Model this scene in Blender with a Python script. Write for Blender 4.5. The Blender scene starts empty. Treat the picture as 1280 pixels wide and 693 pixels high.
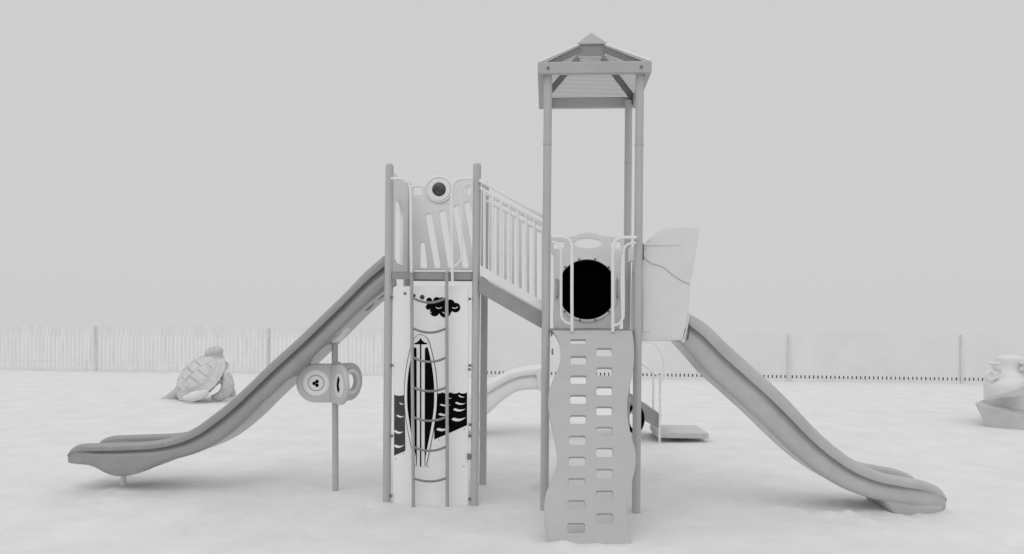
import bpy, bmesh, math, random
from mathutils import Vector, Matrix, noise
from mathutils.geometry import tessellate_polygon
random.seed(7)
PI = math.pi
R = math.radians
scene = bpy.context.scene
col = scene.collection

# ------------------------------------------------------------------ camera
F, CX, CY, HZ = 839.0, 640.0, 346.5, 403.0      # focal length in photo pixels, centre, horizon row
CAM = Vector((0, 0, 1.88))
ROLL = R(0.5)
cd = bpy.data.cameras.new('camera')
cam = bpy.data.objects.new('camera', cd)
col.objects.link(cam)
cd.sensor_width = 36.0
cd.lens = F / 1280 * 36.0
cd.shift_y = (HZ - CY) / 1280
cd.clip_start = 0.05
cd.clip_end = 6000
CROT = Matrix.Rotation(PI / 2, 3, 'X') @ Matrix.Rotation(ROLL, 3, 'Z')
cam.matrix_world = Matrix.Translation(CAM) @ CROT.to_4x4()
scene.camera = cam


def ray(px, py):
    return CROT @ Vector(((px - CX) / F, (HZ - py) / F, -1.0))


def ground_at(px, py, z=0.0):
    d = ray(px, py)
    return CAM + d * ((z - CAM.z) / d.z)


def at_depth(px, py, Y):
    d = ray(px, py)
    return CAM + d * (Y / d.y)


# structure frame: origin at the base of the near right post of the tall tower
YAW = R(-3.0)
ORG = ground_at(795, 640)
MLOC = (Matrix.Translation(ORG) @ Matrix.Rotation(YAW, 4, 'Z')).inverted()
C_L = MLOC @ CAM


def L(px, py, v):
    d = MLOC.to_3x3() @ ray(px, py)
    return C_L + d * ((v - C_L.y) / d.y)


def L2(px, py, v):
    p = L(px, py, v)
    return (p.x, p.z)


# ------------------------------------------------------------------ materials (all neutral: the photograph is monochrome)
def mat(name, v, rough=0.5, amt=0.06, scale=6.0, bump=0.0, bscale=60.0, spec=0.5, stretch=(1, 1, 1)):
    m = bpy.data.materials.new(name)
    m.use_nodes = True
    nt = m.node_tree
    N = nt.nodes
    b = N['Principled BSDF']
    b.inputs['Roughness'].default_value = rough
    b.inputs['Specular IOR Level'].default_value = spec
    tc = N.new('ShaderNodeTexCoord')
    mp = N.new('ShaderNodeMapping')
    mp.inputs['Scale'].default_value = stretch
    nt.links.new(tc.outputs['Object'], mp.inputs['Vector'])
    n = N.new('ShaderNodeTexNoise')
    n.inputs['Scale'].default_value = scale
    n.inputs['Detail'].default_value = 6
    n.inputs['Roughness'].default_value = 0.62
    nt.links.new(mp.outputs['Vector'], n.inputs['Vector'])
    r = N.new('ShaderNodeMapRange')
    r.inputs['From Min'].default_value = 0.28
    r.inputs['From Max'].default_value = 0.72
    r.inputs['To Min'].default_value = v * (1 - amt)
    r.inputs['To Max'].default_value = min(0.9, v * (1 + amt))
    nt.links.new(n.outputs['Fac'], r.inputs['Value'])
    c = N.new('ShaderNodeCombineColor')
    for k in ('Red', 'Green', 'Blue'):
        nt.links.new(r.outputs['Result'], c.inputs[k])
    nt.links.new(c.outputs['Color'], b.inputs['Base Color'])
    rr = N.new('ShaderNodeMapRange')
    rr.inputs['To Min'].default_value = max(0.05, rough - 0.1)
    rr.inputs['To Max'].default_value = min(1, rough + 0.1)
    nt.links.new(n.outputs['Fac'], rr.inputs['Value'])
    nt.links.new(rr.outputs['Result'], b.inputs['Roughness'])
    if bump > 0:
        n2 = N.new('ShaderNodeTexNoise')
        n2.inputs['Scale'].default_value = bscale
        n2.inputs['Detail'].default_value = 4
        nt.links.new(mp.outputs['Vector'], n2.inputs['Vector'])
        bp = N.new('ShaderNodeBump')
        bp.inputs['Strength'].default_value = bump
        bp.inputs['Distance'].default_value = 0.01
        nt.links.new(n2.outputs['Fac'], bp.inputs['Height'])
        nt.links.new(bp.outputs['Normal'], b.inputs['Normal'])
    return m


M_POST = mat('coated_steel', 0.46, 0.38, 0.07, 3, 0.03, 90, stretch=(3, 3, 0.5))
M_RAIL = mat('pale_coated_tube', 0.78, 0.35, 0.05, 5)
M_LADDER = mat('ladder_tube', 0.38, 0.3, 0.12, 2.5)
M_RUNG = mat('rung_tube', 0.20, 0.3, 0.08, 5)
M_PANEL = mat('pale_moulded_plastic', 0.80, 0.45, 0.05, 3, 0.03, 120)
M_WHITE = mat('white_board', 0.86, 0.4, 0.02, 3)
M_SLIDE_D = mat('grey_slide_plastic', 0.29, 0.26, 0.10, 4, spec=1.0, stretch=(0.7, 2.5, 0.7))
M_SLIDE_P = mat('pale_slide_plastic', 0.45, 0.28, 0.09, 4, spec=1.0, stretch=(0.7, 2.5, 0.7))
M_HOOD = mat('hood_plastic', 0.70, 0.45, 0.04, 3, 0.03, 120)
M_FLUME = mat('far_slide_plastic', 0.80, 0.45, 0.04, 3)
M_CLIMB = mat('climber_plastic', 0.47, 0.5, 0.05, 4, 0.06, 140)
M_DECK = mat('deck_steel', 0.30, 0.5, 0.1, 8)
M_BEAM = mat('roof_beam_steel', 0.42, 0.45, 0.06, 5)
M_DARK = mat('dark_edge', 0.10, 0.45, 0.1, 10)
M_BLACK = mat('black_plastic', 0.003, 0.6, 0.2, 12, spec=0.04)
M_PRINT = mat('black_print', 0.003, 0.6, 0.15, 18, spec=0.04)
M_GREYPRINT = mat('grey_print_and_glare', 0.075, 0.6, 0.25, 9, spec=0.04)  # grey bubbles, and the left wave's glare put into the colour
M_BOLT = mat('steel_bolt', 0.16, 0.3, 0.1, 20)
M_LATH = mat('bleached_lath', 0.78, 0.8, 0.10, 2.2, 0.2, 40, spec=0.2, stretch=(4, 4, 0.6))
M_SHEET = mat('bleached_sheeting', 0.77, 0.85, 0.05, 0.8, 0.1, 12, spec=0.2)
M_FPOST = mat('weathered_post', 0.70, 0.85, 0.12, 5, 0.2, 30, spec=0.2)
M_FOOT_SHADE = mat('foot_shade_dark', 0.26, 0.9, 0.3, 4, 0.2, 30, spec=0.2)  # dark tone standing in for shade behind the fence foot
M_STONE = mat('pale_cast_stone', 0.62, 0.85, 0.14, 7, 0.9, 30, spec=0.3)
M_STONE2 = mat('rough_cast_stone', 0.55, 0.9, 0.16, 8, 0.9, 35, spec=0.3)
M_STONE3 = mat('smooth_cast_stone', 0.74, 0.8, 0.05, 4, 0.2, 45, spec=0.3)
M_HULL = mat('hull_side', 0.55, 0.85, 0.10, 4, 0.5, 45, spec=0.3)


def perforated(name, v):
    m = mat(name, v, 0.5, 0.05, 6)
    nt = m.node_tree
    N = nt.nodes
    uv = N.new('ShaderNodeUVMap')
    s = N.new('ShaderNodeSeparateXYZ')
    nt.links.new(uv.outputs['UV'], s.inputs[0])

    def mt(op, a, b=None):
        n = N.new('ShaderNodeMath')
        n.operation = op
        for i, q in enumerate((a, b)):
            if q is None:
                continue
            if isinstance(q, (int, float)):
                n.inputs[i].default_value = q
            else:
                nt.links.new(q, n.inputs[i])
        return n.outputs[0]
    pitch = 0.019
    px = mt('DIVIDE', s.outputs[0], pitch)
    py = mt('DIVIDE', s.outputs[1], pitch * 0.866)
    row = mt('FLOOR', py)
    odd = mt('MODULO', mt('ABSOLUTE', row), 2.0)
    fx = mt('SUBTRACT', mt('FRACT', mt('ADD', px, mt('MULTIPLY', odd, 0.5))), 0.5)
    fy = mt('MULTIPLY', mt('SUBTRACT', mt('FRACT', py), 0.5), 0.866)
    d2 = mt('ADD', mt('MULTIPLY', fx, fx), mt('MULTIPLY', fy, fy))
    hole = mt('LESS_THAN', d2, 0.39 * 0.39)
    tr = N.new('ShaderNodeBsdfTransparent')
    mx = N.new('ShaderNodeMixShader')
    nt.links.new(hole, mx.inputs[0])
    nt.links.new(N['Principled BSDF'].outputs[0], mx.inputs[1])
    nt.links.new(tr.outputs[0], mx.inputs[2])
    nt.links.new(mx.outputs[0], N['Material Output'].inputs['Surface'])
    return m


M_PERF = perforated('perforated_sheet', 0.20)
M_RAFTER = mat('dark_rafter', 0.20, 0.5, 0.1, 6)


# ------------------------------------------------------------------ mesh helpers
class MB:
    def __init__(self):
        self.v, self.f, self.plates = [], [], []

    def add(self, vs, fs):
        o = len(self.v)
        self.v += [tuple(p) for p in vs]
        self.f += [tuple(i + o for i in q) for q in fs]
        return self

    def box(self, lo, hi, fn=None):
        (a, b, c), (d, e, f) = lo, hi
        vs = [(a, b, c), (d, b, c), (d, e, c), (a, e, c), (a, b, f), (d, b, f), (d, e, f), (a, e, f)]
        if fn:
            vs = [fn(*p) for p in vs]
        return self.add(vs, [(0, 3, 2, 1), (4, 5, 6, 7), (0, 1, 5, 4), (1, 2, 6, 5), (2, 3, 7, 6), (3, 0, 4, 7)])

    def tube(self, pts, r, n=12, closed=False, cap=True):
        pts = [Vector(p) for p in pts]
        rs = r if isinstance(r, (list, tuple)) else [r] * len(pts)
        K = len(pts)
        vs, fs = [], []
        nrm = None
        for i, p in enumerate(pts):
            if closed:
                t = (pts[(i + 1) % K] - pts[i - 1]).normalized()
            else:
                t = (pts[min(i + 1, K - 1)] - pts[max(i - 1, 0)]).normalized()
            if nrm is None:
                a = Vector((0, 0, 1)) if abs(t.z) < 0.9 else Vector((1, 0, 0))
                nrm = (a - t * a.dot(t)).normalized()
            else:
                nrm = (nrm - t * nrm.dot(t)).normalized()
            b = t.cross(nrm)
            for k in range(n):
                a = 2 * PI * k / n
                vs.append(p + (nrm * math.cos(a) + b * math.sin(a)) * rs[i])
        for i in range(K if closed else K - 1):
            for k in range(n):
                j = (i + 1) % K
                fs.append((i * n + k, i * n + (k + 1) % n, j * n + (k + 1) % n, j * n + k))
        if cap and not closed:
            fs.append(tuple(range(n))[::-1])
            fs.append(tuple((K - 1) * n + k for k in range(n)))
        return self.add(vs, fs)

    def plate(self, outline, holes, fn, c0, c1):
        """2D outline with holes, extruded from c0 to c1; fn(a, b, c) gives the 3D point; edges are rounded in build()"""
        self.plates.append((list(outline), [list(h) for h in holes], fn, min(c0, c1), max(c0, c1)))
        return self

    def make_plates(self, bev):
        for outline, holes, fn, c0, c1 in self.plates:
            loops = [outline] + holes
            b = min(bev, 0.45 * (c1 - c0))
            offs = []
            for li, lp in enumerate(loops):
                lp = [p for k, p in enumerate(lp) if math.hypot(p[0] - lp[k - 1][0], p[1] - lp[k - 1][1]) > 1e-6]
                loops[li] = lp
                n = len(lp)
                area = sum(lp[k - 1][0] * lp[k][1] - lp[k][0] * lp[k - 1][1] for k in range(n))
                sg = (1 if area > 0 else -1) * (1 if li == 0 else -1)
                od = []
                for k in range(n):
                    e1 = Vector((lp[k][0] - lp[k - 1][0], lp[k][1] - lp[k - 1][1])).normalized()
                    q = lp[(k + 1) % n]
                    e2 = Vector((q[0] - lp[k][0], q[1] - lp[k][1])).normalized()
                    n1, n2 = Vector((-e1.y, e1.x)), Vector((-e2.y, e2.x))
                    m = n1 + n2
                    if m.length < 1e-6:
                        m = n1
                    m.normalize()
                    od.append(m * (sg / max(0.6, m.dot(n1))))
                offs.append(od)
            if b > 0:
                steps = [(b, 0.0), (0.29 * b, 0.29 * b), (0.0, b)]
                prof = [(o, c0 + d) for o, d in steps] + [(o, c1 - d) for o, d in steps[::-1]]
            else:
                prof = [(0, c0), (0, c1)]
            np_ = len(prof)
            cap = [[Vector((p[0] + d.x * prof[0][0], p[1] + d.y * prof[0][0], 0)) for p, d in zip(lp, od)] for lp, od in zip(loops, offs)]
            tri = tessellate_polygon(cap)
            vs, fs = [], []
            tot = sum(len(lp) for lp in loops)
            for o, c in prof:
                for lp, od in zip(loops, offs):
                    for p, d in zip(lp, od):
                        vs.append(fn(p[0] + d.x * o, p[1] + d.y * o, c))
            for t in tri:
                fs.append(tuple(t))
                fs.append(tuple(q + (np_ - 1) * tot for q in t)[::-1])
            st = 0
            for lp in loops:
                n = len(lp)
                for r_ in range(np_ - 1):
                    for k in range(n):
                        a, c = st + k + r_ * tot, st + (k + 1) % n + r_ * tot
                        fs.append((a, c, c + tot, a + tot))
                st += n
            self.add(vs, fs)

    def ellipsoid(self, c, r, rot=None, nu=20, nv=12, fn=None):
        vs, fs = [], []
        rot = rot or Matrix.Identity(3)
        for j in range(nv + 1):
            th = PI * j / nv
            for i in range(nu):
                ph = 2 * PI * i / nu
                d = Vector((math.sin(th) * math.cos(ph), math.sin(th) * math.sin(ph), math.cos(th)))
                k = fn(d) if fn else 1.0
                vs.append(Vector(c) + rot @ Vector((d.x * r[0] * k, d.y * r[1] * k, d.z * r[2] * k)))
        for j in range(nv):
            for i in range(nu):
                fs.append((j * nu + i, (j + 1) * nu + i, (j + 1) * nu + (i + 1) % nu, j * nu + (i + 1) % nu))
        return self.add(vs, fs)

    def build(self, name, material, parent=None, smooth=True, bevel=0.0, angle=35, seg=2, label=None):
        wn = False
        if self.plates:
            if not self.v:
                wn = bevel > 0
                angle = 60 if wn else angle
                smooth = smooth or wn
            self.make_plates(bevel if not self.v else 0)
            bevel = 0
        me = bpy.data.meshes.new(name)
        me.from_pydata(self.v, [], self.f)
        bm = bmesh.new()
        bm.from_mesh(me)
        bmesh.ops.remove_doubles(bm, verts=bm.verts, dist=1e-5)
        bmesh.ops.recalc_face_normals(bm, faces=bm.faces)
        bm.to_mesh(me)
        bm.free()
        me.materials.append(material)
        if smooth:
            me.shade_smooth()
            me.set_sharp_from_angle(angle=R(angle))
        o = bpy.data.objects.new(name, me)
        col.objects.link(o)
        if parent:
            o.parent = parent
        if bevel:
            b = o.modifiers.new('bevel', 'BEVEL')
            b.width = bevel
            b.segments = seg
            b.limit_method = 'ANGLE'
            b.angle_limit = R(50)
            b.harden_normals = False
        if wn:
            m = o.modifiers.new('normals', 'WEIGHTED_NORMAL')
            m.weight = 100
            m.keep_sharp = True
        if label:
            o['label'] = label
        return o


def spline(pts, n=6):
    pts = [Vector(p) for p in pts]
    out = []
    for i in range(len(pts) - 1):
        p0, p1, p2, p3 = pts[max(i - 1, 0)], pts[i], pts[i + 1], pts[min(i + 2, len(pts) - 1)]
        for k in range(n):
            t = k / n
            out.append(0.5 * ((2 * p1) + (p2 - p0) * t + (2 * p0 - 5 * p1 + 4 * p2 - p3) * t * t + (3 * p1 - p0 - 3 * p2 + p3) * t ** 3))
    out.append(pts[-1])
    return out


def ell(cx, cy, rx, ry=None, n=32, clip=None):
    ry = ry or rx
    out = []
    for k in range(n):
        a = 2 * PI * k / n
        x = rx * math.cos(a)
        if clip:
            x = max(-clip, min(clip, x))
        out.append((cx + x, cy + ry * math.sin(a)))
    return out


def rrect(x0, y0, x1, y1, r, n=4):
    out = []
    for cx, cy, a0 in ((x1 - r, y0 + r, -90), (x1 - r, y1 - r, 0), (x0 + r, y1 - r, 90), (x0 + r, y0 + r, 180)):
        for k in range(n + 1):
            a = R(a0 + 90 * k / n)
            out.append((cx + r * math.cos(a), cy + r * math.sin(a)))
    return out


def thing(name, label, cat, loc, rz=0.0):
    o = bpy.data.objects.new(name, None)
    o.empty_display_size = 0.2
    col.objects.link(o)
    o.location = loc
    o.rotation_euler = (0, 0, rz)
    o['label'] = label
    o['category'] = cat
    return o


def pxplate(mb, outline, holes, v, c0, c1):
    """outline given as it is seen, laid on the upright plane at distance v in the structure's frame"""
    cv = lambda lp: [L2(x, y, v) for x, y in lp]
    return mb.plate(cv(outline), [cv(h) for h in holes], lambda a, b, c: (a, v + c, b), c0, c1)


# ------------------------------------------------------------------ the play structure
W = 0.914
ps = thing('play_structure', 'grey play structure of two towers with slides at both ends and a wavy climbing wall', 'play structure', ORG, YAW)
VL = 0.5 * (MLOC @ ground_at(484, 627)).y + 0.5 * (MLOC @ ground_at(593, 631)).y    # the left tower stands a little further back
UL0 = (MLOC @ ground_at(484, 627)).x
UL1 = UL0 + W
print('left tower v', VL, 'u', UL0, (MLOC @ ground_at(593, 631)).x)
TOP2, TOP1 = 4.40, 3.52
DK2, DK1 = 1.815, 2.395


def post(u, v, top, r, splice=None, dome=False):
    mb = MB()
    pts, rs = [(u, v, -0.35), (u, v, top)], [r, r]
    if dome:
        for k in range(1, 6):
            a = PI / 2 * k / 5
            pts.append((u, v, top + r * 0.75 * math.sin(a)))
            rs.append(max(0.002, r * math.cos(a)))
    mb.tube(pts, rs, 24)
    o = mb.build('post', M_POST, ps)
    if splice:
        s = MB()
        s.tube([(u, v, splice - 0.012), (u, v, splice - 0.010), (u, v, splice + 0.010), (u, v, splice + 0.012)], [r, r + 0.004, r + 0.004, r], 24, cap=False)
        s.tube([(u, v, splice + 0.030), (u, v, splice + 0.031), (u, v, splice + 0.034), (u, v, splice + 0.035)], [r, r + 0.002, r + 0.002, r], 24, cap=False)
        s.build('splice_collar', M_POST, o)
    return o


for (u, v, sp) in ((0, 0, 3.66), (-W, 0, 3.67), (0, W, 3.70), (-W, W, 3.70)):
    post(u, v, TOP2, 0.042, sp)
lposts = []
for (u, v) in ((UL0, VL), (UL1, VL), (UL0, VL + W), (UL1, VL + W)):
    lposts.append(post(u, v, TOP1 - 0.03, 0.042, None, True))

# ---- decks
def deck(u0, u1, v0, v1, z, fl):
    mb = MB()
    mb.box((u0, v0, z - 0.012), (u1, v1, z))
    mb.box((u0, v0 - 0.006, z - fl), (u1, v0 + 0.006, z - 0.0125))
    mb.box((u0, v1 - 0.006, z - 0.04), (u1, v1 + 0.006, z - 0.0125))
    mb.box((u0 - 0.006, v0 + 0.0065, z - 0.04), (u0 + 0.006, v1 - 0.0065, z - 0.0125))
    mb.box((u1 - 0.006, v0 + 0.0065, z - 0.04), (u1 + 0.006, v1 - 0.0065, z - 0.0125))
    return mb.build('deck', M_DECK, ps, False, 0.002)


dk2 = deck(-W + 0.045, -0.045, -0.03, W + 0.01, DK2, 0.05)
dk1 = deck(UL0 + 0.045, UL1 - 0.045, VL - 0.03, VL + W + 0.01, DK1, 0.082)

# ---- roof of the right tower
roof = MB()
cu, cv_ = -W / 2, W / 2
H, T = 0.56, 0.06
zb, zt = 4.345, 4.452
roof.box((cu - H, cv_ - H, zb), (cu + H, cv_ - H + T, zt))
roof.box((cu - H, cv_ + H - T, zb), (cu + H, cv_ + H, zt))
roof.box((cu - H, cv_ - H + T + 0.001, zb + 0.001), (cu - H + T, cv_ + H - T - 0.001, zt - 0.001))
roof.box((cu + H - T, cv_ - H + T + 0.001, zb + 0.001), (cu + H, cv_ + H - T - 0.001, zt - 0.001))
rf = roof.build('roof_frame', M_BEAM, ps, False, 0.006)
CAPH, CAPZ, APEX = 0.155, 4.795, 4.985
for k in range(4):                                        # perforated sheets with solid borders
    rot = Matrix.Rotation(k * PI / 2, 3, 'Z')
    a, b = H - 0.015, CAPH - 0.03
    za, zc = zt + 0.003, CAPZ + 0.005

    def pt(x, t, out=0.0):
        h = a + (b - a) * t
        p = rot @ Vector((x * h, -h - out * 0.7, 0))
        return (cu + p.x, cv_ + p.y, za + (zc - za) * t + out * 0.7)
    me = bpy.data.meshes.new('roof_sheet')
    bm = bmesh.new()
    uvl = bm.loops.layers.uv.new('UVMap')
    slope = math.hypot(a - b, zc - za)

    def face(q, mi):
        vs = [bm.verts.new(pt(x, t)) for x, t in q]
        f = bm.faces.new(vs)
        f.material_index = mi
        for lp, (x, t) in zip(f.loops, q):
            lp[uvl].uv = (x * (a + (b - a) * t) + 5, t * slope + 5)
    xi, t0, t1 = 0.90, 0.03, 0.985
    face([(-xi, t0), (xi, t0), (xi * 0.93, t1), (-xi * 0.93, t1)], 0)
    face([(-1, 0), (1, 0), (xi, t0), (-xi, t0)], 1)
    face([(1, 0), (1, 1), (xi * 0.93, t1), (xi, t0)], 1)
    face([(-1, 1), (-1, 0), (-xi, t0), (-xi * 0.93, t1)], 1)
    face([(1, 1), (-1, 1), (-xi * 0.93, t1), (xi * 0.93, t1)], 1)
    bm.to_mesh(me)
    bm.free()
    me.materials.append(M_PERF)
    me.materials.append(M_BEAM)
    so = bpy.data.objects.new('roof_sheet', me)
    col.objects.link(so)
    so.parent = rf
    hip = MB()
    p0, p1 = Vector(pt(1, 0.0)), Vector(pt(1, 1.0))
    hip.tube([p0 + Vector((0, 0, 0.008)), p1 + Vector((0, 0, 0.008))], 0.014, 8)
    hip.build('hip_rib', M_RAIL, rf)
    raf = MB()
    raf.tube([p0 + Vector((0, 0, -0.055)) + (p1 - p0) * 0.03, p1 + Vector((0, 0, -0.05))], 0.032, 4)
    raf.build('rafter', M_RAFTER, rf, False, 0.004)
cap = MB()
c4 = [(cu + sx * CAPH, cv_ + sy * CAPH) for sx, sy in ((-1, -1), (1, -1), (1, 1), (-1, 1))]
cap.add([(x, y, CAPZ) for x, y in c4] + [(x, y, CAPZ + 0.014) for x, y in c4] + [(cu, cv_, APEX)],
        [(3, 2, 1, 0), (0, 1, 5, 4), (1, 2, 6, 5), (2, 3, 7, 6), (3, 0, 4, 7), (4, 5, 8), (5, 6, 8), (6, 7, 8), (7, 4, 8)])
cap.build('roof_cap', M_BEAM, rf, False, 0.004)
for u in (-W, 0):
    bo = MB()
    bo.tube([(u, cv_ - H - 0.012, 4.395), (u, cv_ - H + 0.005, 4.395)], 0.014, 10)
    bo.build('bolt', M_BOLT, rf)
# ---- rear moulded panel of the left tower
vr = VL + W
slots = [[(526, 305), (527.5, 303.5), (529.5, 303.5), (531, 305), (534.5, 333), (533, 335), (527, 335), (525.6, 333)],
         [(532, 269), (538, 267.6), (540, 269), (551, 333), (549.5, 335), (544.5, 335), (543, 333)],
         [(549, 266.5), (555, 263.5), (557, 265), (568, 332), (566.5, 334.5), (561.5, 334.5), (560, 332)],
         [(566, 260.5), (571, 257.5), (573, 259), (586, 332), (584.5, 334.5), (579.5, 334.5), (578, 332)],
         [(580, 255), (586, 252.5), (588, 254), (595, 296), (594, 318), (591, 318)]]
outl = [(511, 338), (511, 236), (514, 233), (529, 233)]
outl += [(548.5 + 17.5 * math.cos(a), 237 - 17.5 * math.sin(a)) for a in [R(165 - 15 * k) for k in range(10)]]
outl += [(568, 226), (574, 224), (599, 224), (599, 338)]
p = pxplate(MB(), outl, slots + [rrect(517, 234.5, 528, 243.5, 1.5), rrect(584, 234.5, 589, 243, 1.5)], vr, -0.02, 0.02)
rear1 = p.build('moulded_panel', M_PANEL, ps, True, 0.008, label='moulded panel with slanted slots and a round porthole')
rg = MB()
ring = [L(x, y, vr - 0.03) for x, y in ell(548.8, 237.2, 15.6, n=40)]
rg.tube(ring, 0.012, 8, True)
rg.build('porthole_rim', M_RAIL, rear1)
d = pxplate(MB(), ell(548.8, 237.2, 14.6, n=40), [ell(549.2, 237.4, 8.5, n=32)], vr, -0.034, -0.0205)
d.build('porthole_disc', M_WHITE, rear1, True, 0.004)
ln = MB()
cc = L(549.2, 237.4, vr - 0.028)
for k in range(34):                                        # faceted dark lens
    pass
ln.ellipsoid(cc, (0.082, 0.022, 0.082), None, 20, 10)
lens = ln.build('porthole_lens', mat('dark_lens', 0.05, 0.15, 0.95, 22, 1.0, 30, spec=0.6), rear1, False)

# ---- left side panel of the left tower (slide entry), seen almost edge-on
sp_ = MB()
o2 = [(VL + 0.05, DK1 + 0.01), (VL + W - 0.05, DK1 + 0.01), (VL + W - 0.05, 3.40), (VL + W - 0.12, 3.46), (VL + 0.12, 3.46), (VL + 0.05, 3.40)]
hh = [(VL + 0.20, DK1 + 0.12), (VL + 0.60, DK1 + 0.12), (VL + 0.60, 3.05)] + \
     [(VL + 0.40 + 0.20 * math.cos(R(15 * k)), 3.05 + 0.16 * math.sin(R(15 * k))) for k in range(1, 12)] + [(VL + 0.20, 3.05)]
sp_.plate(o2, [hh], lambda a, b, c: (UL0 + c, a, b), -0.02, 0.02)
sp_.build('slide_entry_panel', M_PANEL, ps, True, 0.008)


# ---- loop guards at the two front openings
def loop(pts, v, r=0.016):
    mb = MB()
    P = [L(x, y, v) for x, y in pts]
    mb.tube(spline(P, 6), r, 10)
    return mb


vf = VL - 0.075
g1 = loop([(489, 223.5), (502, 223.8), (509, 227), (512.6, 235), (513.4, 250), (513.8, 300), (514.3, 343), (514.6, 352)], vf)
g1.build('loop_guard', M_RAIL, ps)
g2 = loop([(590, 223.5), (576, 223.8), (569, 227), (565.4, 235), (564.8, 250), (565, 300), (565.4, 343), (565.5, 352)], vf)
g2o = g2.build('loop_guard', M_RAIL, ps)
loop([(589, 230), (582, 231), (577.5, 238), (577, 260), (577, 315), (575.5, 325), (571, 331), (565.3, 335)], vf, 0.010).build('inner_bar', M_RAIL, g2o)
vf2 = -0.075
g3 = loop([(690, 296.5), (704, 296.8), (711, 300), (714.4, 307), (714.9, 320), (714.9, 370), (715, 409), (715, 415)], vf2)
g3o = g3.build('loop_guard', M_RAIL, ps)
loop([(690, 303), (697, 304), (701, 310), (701.5, 330), (701.5, 390), (704, 400), (709, 404), (714.5, 405.5)], vf2, 0.012).build('inner_bar', M_RAIL, g3o)
g4 = loop([(796, 297), (780, 297.2), (771, 300), (766.8, 307), (766, 320), (766, 370), (766, 409), (766, 415)], vf2)
g4o = g4.build('loop_guard', M_RAIL, ps)
loop([(795, 304), (787, 305), (780.5, 311), (779.5, 330), (779.5, 390), (777.5, 400), (773, 405.5), (766.5, 407)], vf2, 0.012).build('inner_bar', M_RAIL, g4o)

# ---- ladder of bowed rungs in front of the left tower
ld = MB()
vl = VL - 0.10
ra = [L(514.5, 343, vl), L(515.2, 450, vl), L(516.3, 560, vl), L(516.8, 640, vl)]
rb = [L(558.3, 343, vl), L(558.6, 450, vl), L(558.9, 560, vl), L(559.2, 640, vl)]
lad = MB().tube(ra, 0.0175, 12).tube(rb, 0.0175, 12)
lad.tube([ra[0], ra[0] + Vector((0, 0.05, 0.03)), L(514.5, 341, VL - 0.03)], 0.0175, 12)
lad.tube([rb[0], rb[0] + Vector((0, 0.05, 0.03)), L(558.3, 341, VL - 0.03)], 0.0175, 12)
ladder = lad.build('ladder', M_LADDER, ps)
for (ye, ym) in ((372, 378.5), (410, 416), (446.5, 452.5), (484, 489.3), (521, 526.3), (558, 563.8), (597.5, 602)):
    A, Bm, Cc = L(515.5, ye, vl), L(537, ym, vl - 0.03), L(558.6, ye, vl)
    pts = []
    for k in range(13):
        t = k / 12
        pts.append(A * (1 - t) + Cc * t + (Bm - (A + Cc) / 2) * (4 * t * (1 - t)))
    MB().tube(pts, 0.0125, 10).build('rung', M_RUNG, ladder)

# ---- printed board below the left tower deck
vb = VL + 0.0
board = pxplate(MB(), [(491.5, 640), (491.5, 360), (494, 358), (582.5, 358), (585.5, 361), (585.5, 640)], [], vb, -0.010, 0.010)
bd = board.build('printed_board', M_WHITE, ps, True, 0.003, label='white board printed with a surfboard, black waves and a bubbly cloud')


def prn(name, outl, c, m, holes=(), parent=bd, c1=-0.0095):
    return pxplate(MB(), outl, list(holes), vb, -c, c1).build(name, m, parent, False)


def crescent(x0, y0, x1, y1, sag):
    """wave crest mark: a hooked lens, blob on its left end"""
    n = 10
    up, dn = [], []
    for k in range(n + 1):
        t = k / n
        x = x0 + (x1 - x0) * t
        base = y0 + (y1 - y0) * t
        s = 4 * t * (1 - t)
        dn.append((x, base + sag * s * 1.0))
        th = sag * (1.25 * (1 - t) ** 0.8 * min(1, t * 6) + 0.12 * s)
        up.append((x, base + sag * s * 1.0 - th - 0.05))
    return up + dn[::-1][1:-1]


def wave_mesh(outl, marks, m):
    return prn('wave_print', outl, 0.0125, m), marks


scal = lambda x0, x1, y, n, a: [(x0 + (x1 - x0) * k / (n * 6), y + a * (1 - abs(2 * ((k % 6) / 6) - 1) ** 2) * (1 if k % 6 else 0)) for k in range(n * 6 + 1)]
wr = scal(543, 584, 490.5, 4, 1.6) + [(584, 531.5), (543, 549.5)]
wl = scal(493, 506, 493.5, 1, 1.4) + [(507, 563.5), (493, 569.5)]
wpr = prn('wave_print', wr, 0.0125, M_PRINT)
wpl = prn('wave_print', wl, 0.0125, M_GREYPRINT)  # black wave print with its glare painted in as grey
for q in ((573, 494.5, 581, 496, 1.6), (560, 497.5, 565, 497.5, 0.9), (569, 503.5, 582, 504, 2.2), (550, 506.0, 563.5, 506, 2.0), (566.5, 512, 582, 511, 2.8),
          (548, 518, 562.5, 516.5, 2.6), (564.5, 524.3, 582.6, 521.5, 3.6), (545.5, 537, 562.5, 534, 3.2)):
    prn('wave_crest', crescent(*q), 0.0155, M_WHITE, (), wpr, -0.0120)
for q in ((499.5, 504, 505.5, 504.6, 1.5), (496, 519.5, 505.5, 520, 2.2), (492.6, 539, 504.5, 539.2, 3.0), (492.6, 557.5, 505.5, 556, 3.0)):
    prn('wave_crest', crescent(*q), 0.0155, M_WHITE, (), wpl, -0.0120)
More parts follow.
